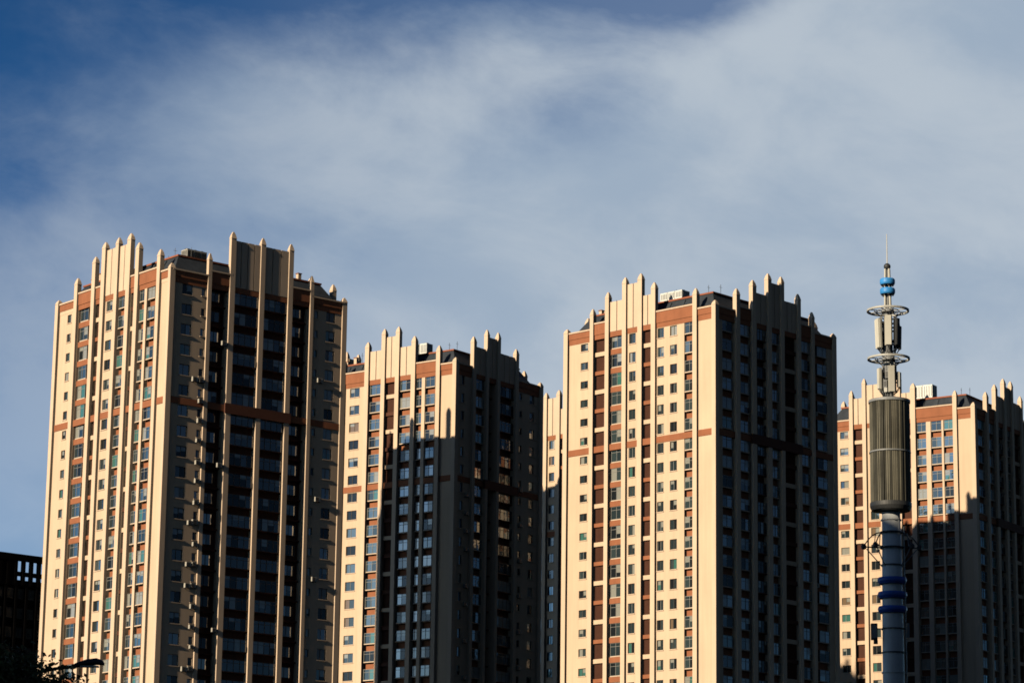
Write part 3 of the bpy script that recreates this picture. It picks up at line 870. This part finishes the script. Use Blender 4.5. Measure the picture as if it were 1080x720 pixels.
# lower bracket ring
b = MB()
b.ring(0.66, 0.05, 31.15, 'dgrey', n=24); b.ring(0.68, 0.05, 30.2, 'dgrey', n=24); b.ring(0.63, 0.04, 29.1, 'dgrey', n=24)
b.obj('clamp', tm)
for (ang, ln) in ((math.pi*1.02, 1.75), (math.pi*1.22, 1.45), (0.06, 1.75), (-0.42, 1.3), (D90, 1.4)):
    ca, sa = math.cos(ang), math.sin(ang)
    b = MB()
    e = (ln*ca, ln*sa)
    pts = []
    for q in range(9):
        t = q/8
        pts.append(((0.6 + (ln - 0.6)*t)*ca, (0.6 + (ln - 0.6)*t)*sa, 31.15 - 0.9*t**2.2))
    b.tube(pts, 0.04, 'dgrey', 6)
    b.tube([(0.6*ca, 0.6*sa, 30.2), (ln*0.95*ca, ln*0.95*sa, 30.22)], 0.045, 'dgrey', 6)
    b.tube([(0.6*ca, 0.6*sa, 29.0), (ln*0.9*ca, ln*0.9*sa, 30.1)], 0.035, 'grey', 6)
    b.tube([(1.0*ca, 1.0*sa, 31.05), (1.1*ca, 1.1*sa, 30.2)], 0.03, 'grey', 6)
    b.lathe([(0.05, 30.05), (0.15, 30.1), (0.17, 30.3), (0.08, 30.42)], 'dgrey', 12, e)
    b.obj('lamp_bracket', tm)
# navy bowls
for z in (28.1, 27.2, 26.3):
    b = MB(); b.lathe([(0.6, z - 0.22), (0.80, z - 0.18), (0.90, z - 0.02), (0.91, z + 0.10), (0.86, z + 0.22), (0.6, z + 0.26)], 'navy', 40)
    b.obj('navy_collar', tm, smooth=False)
for (z, rr) in ((25.14, 0.68), (23.67, 0.69)):
    b = MB(); b.ring(rr, 0.035, z, 'dgrey', n=24); b.tube([(-0.68, -0.05, z), (-1.0, -0.1, z)], 0.035, 'dgrey', 6); b.tube([(0.68, -0.05, z), (0.9, -0.1, z)], 0.035, 'dgrey', 6)
    b.obj('clamp', tm)
b = MB(); b.box(-1.36, -0.98, -0.28, 0.12, 24.45, 25.45, 'dgrey'); b.box(-1.32, -1.02, -0.30, -0.283, 24.55, 25.35, 'grey'); b.box(-1.2, -0.95, -0.1, 0.05, 24.2, 24.447, 'dgrey'); b.obj('equipment_box', tm)
b = MB(); b.box(0.86, 1.0, -0.2, 0.02, 24.6, 25.5, 'grey'); b.box(0.84, 0.859, -0.12, -0.04, 24.3, 25.3, 'dgrey'); b.obj('equipment_box', tm)

# ------------------------------------------------------------------ street lamp
sl = thing('street_lamp', 'dark street lamp whose curved head pokes out beside the leafy tree', 'street lamp', (-12.6, 75, 0))
b = MB(); b.tube([(0, 0, 0), (0, 0, 4), (0, 0, 9.5)], [0.11, 0.09, 0.07], 'lampblue', 12); b.obj('pole', sl)
b = MB(); b.tube([(0, 0, 9.4), (0.25, 0, 9.9), (0.8, 0, 10.12), (1.5, 0, 10.22)], [0.06, 0.05, 0.045, 0.04], 'lampblue', 8); b.obj('arm', sl)
b = MB()
k_ = b.slot('lampblue'); i0 = len(b.v)
sec = [(1.42, 0.03, 0.05, 10.20), (1.55, 0.10, 0.09, 10.23), (1.8, 0.15, 0.12, 10.29), (2.05, 0.15, 0.12, 10.32), (2.2, 0.11, 0.09, 10.30), (2.26, 0.03, 0.05, 10.27)]
for (x, hw, hh, z) in sec:
    for j in range(12):
        a = 2*math.pi*j/12
        b.v.append((x, hw*math.cos(a), z + hh*math.sin(a)*(1 if math.sin(a) > 0 else 0.5)))
for s in range(len(sec) - 1):
    for j in range(12):
        p = i0 + s*12 + j; q = i0 + s*12 + (j + 1) % 12
        b.f.append((p, q, q + 12, p + 12)); b.m.append(k_)
hd = b.obj('lamp_head', sl, smooth=True)
b = MB(); b.box(1.65, 2.12, -0.1, 0.1, 10.20, 10.235, 'white'); b.obj('lens', hd)

# ------------------------------------------------------------------ trees
def tree(label, base, top, crown_r, crown_h, seed, nleaf, leaf=0.15):
    q = random.Random(seed)
    t = thing('leafy_tree', label, 'tree', (*base, 0), 0, 'trees along the street')
    tr = MB()
    h0 = top - crown_h
    tr.tube([(0, 0, 0), (0.05, 0.02, h0*0.5), (0.0, 0.05, h0), (0.05, 0, top - crown_h*0.35), (0.0, 0, top - 0.3)], [0.17, 0.14, 0.11, 0.06, 0.012], 'bark', 8)
    tips = []
    for i in range(34):
        a = q.uniform(0, 2*math.pi)
        rr = crown_r*math.sqrt(q.random())
        zt_ = top - 1.25*(rr/crown_r)**2*q.uniform(0.8, 1.3)
        z0 = h0 + q.random()*crown_h*0.5
        zz = h0 + (zt_ - h0)*(q.random()**0.22)
        p1 = Vector((0.03, 0, z0)); p3 = Vector((rr*math.cos(a), rr*math.sin(a), max(zz, z0 + 0.1))); p2 = (p1 + p3)/2 + Vector((0, 0, 0.15))
        tr.tube([p1, p2, p3], [0.05, 0.03, 0.008], 'bark', 5)
        tips.append((p1, p2, p3))
        for j in range(3):
            b0 = p1.lerp(p3, q.uniform(0.4, 0.9))
            e = b0 + Vector((q.gauss(0, 1), q.gauss(0, 1), q.uniform(0.2, 1.3))).normalized()*q.uniform(0.4, 0.9)
            e.z = min(e.z, top - 0.05*q.random())
            tr.tube([b0, (b0 + e)/2, e], [0.02, 0.012, 0.004], 'bark', 4)
            tips.append((b0, (b0 + e)/2, e))
    tr.obj('trunk', t)
    cr_ = MB()
    for i in range(nleaf):
        p1, p2, p3 = q.choice(tips)
        f = q.random()**0.6
        c = p1.lerp(p2, f*2) if f < 0.5 else p2.lerp(p3, f*2 - 1)
        c = c + Vector((q.gauss(0, .16), q.gauss(0, .16), q.gauss(0, .13)))
        d = Vector((q.gauss(0, 1), q.gauss(0, 1), q.gauss(0, .6))).normalized()
        n = Vector((q.gauss(0, 1), q.gauss(0, 1), q.gauss(0, 1)))
        s = d.cross(n).normalized()
        L = leaf*q.uniform(0.6, 1.25); wd = L*0.28
        cr_.quad([tuple(c), tuple(c + d*L*0.5 + s*wd), tuple(c + d*L), tuple(c + d*L*0.5 - s*wd)], 'leaf' if q.random() < 0.8 else 'leaf2')
    cr_.obj('crown', t, fix=False)
tree('dark leafy tree at the bottom left corner, the taller of the two', (-10.4, 60), 9.35, 1.35, 4.0, 3, 19000, 0.13)
tree('lower dark tree beside the street lamp head', (-10.7, 64), 9.25, 0.95, 3.6, 5, 8000, 0.12)
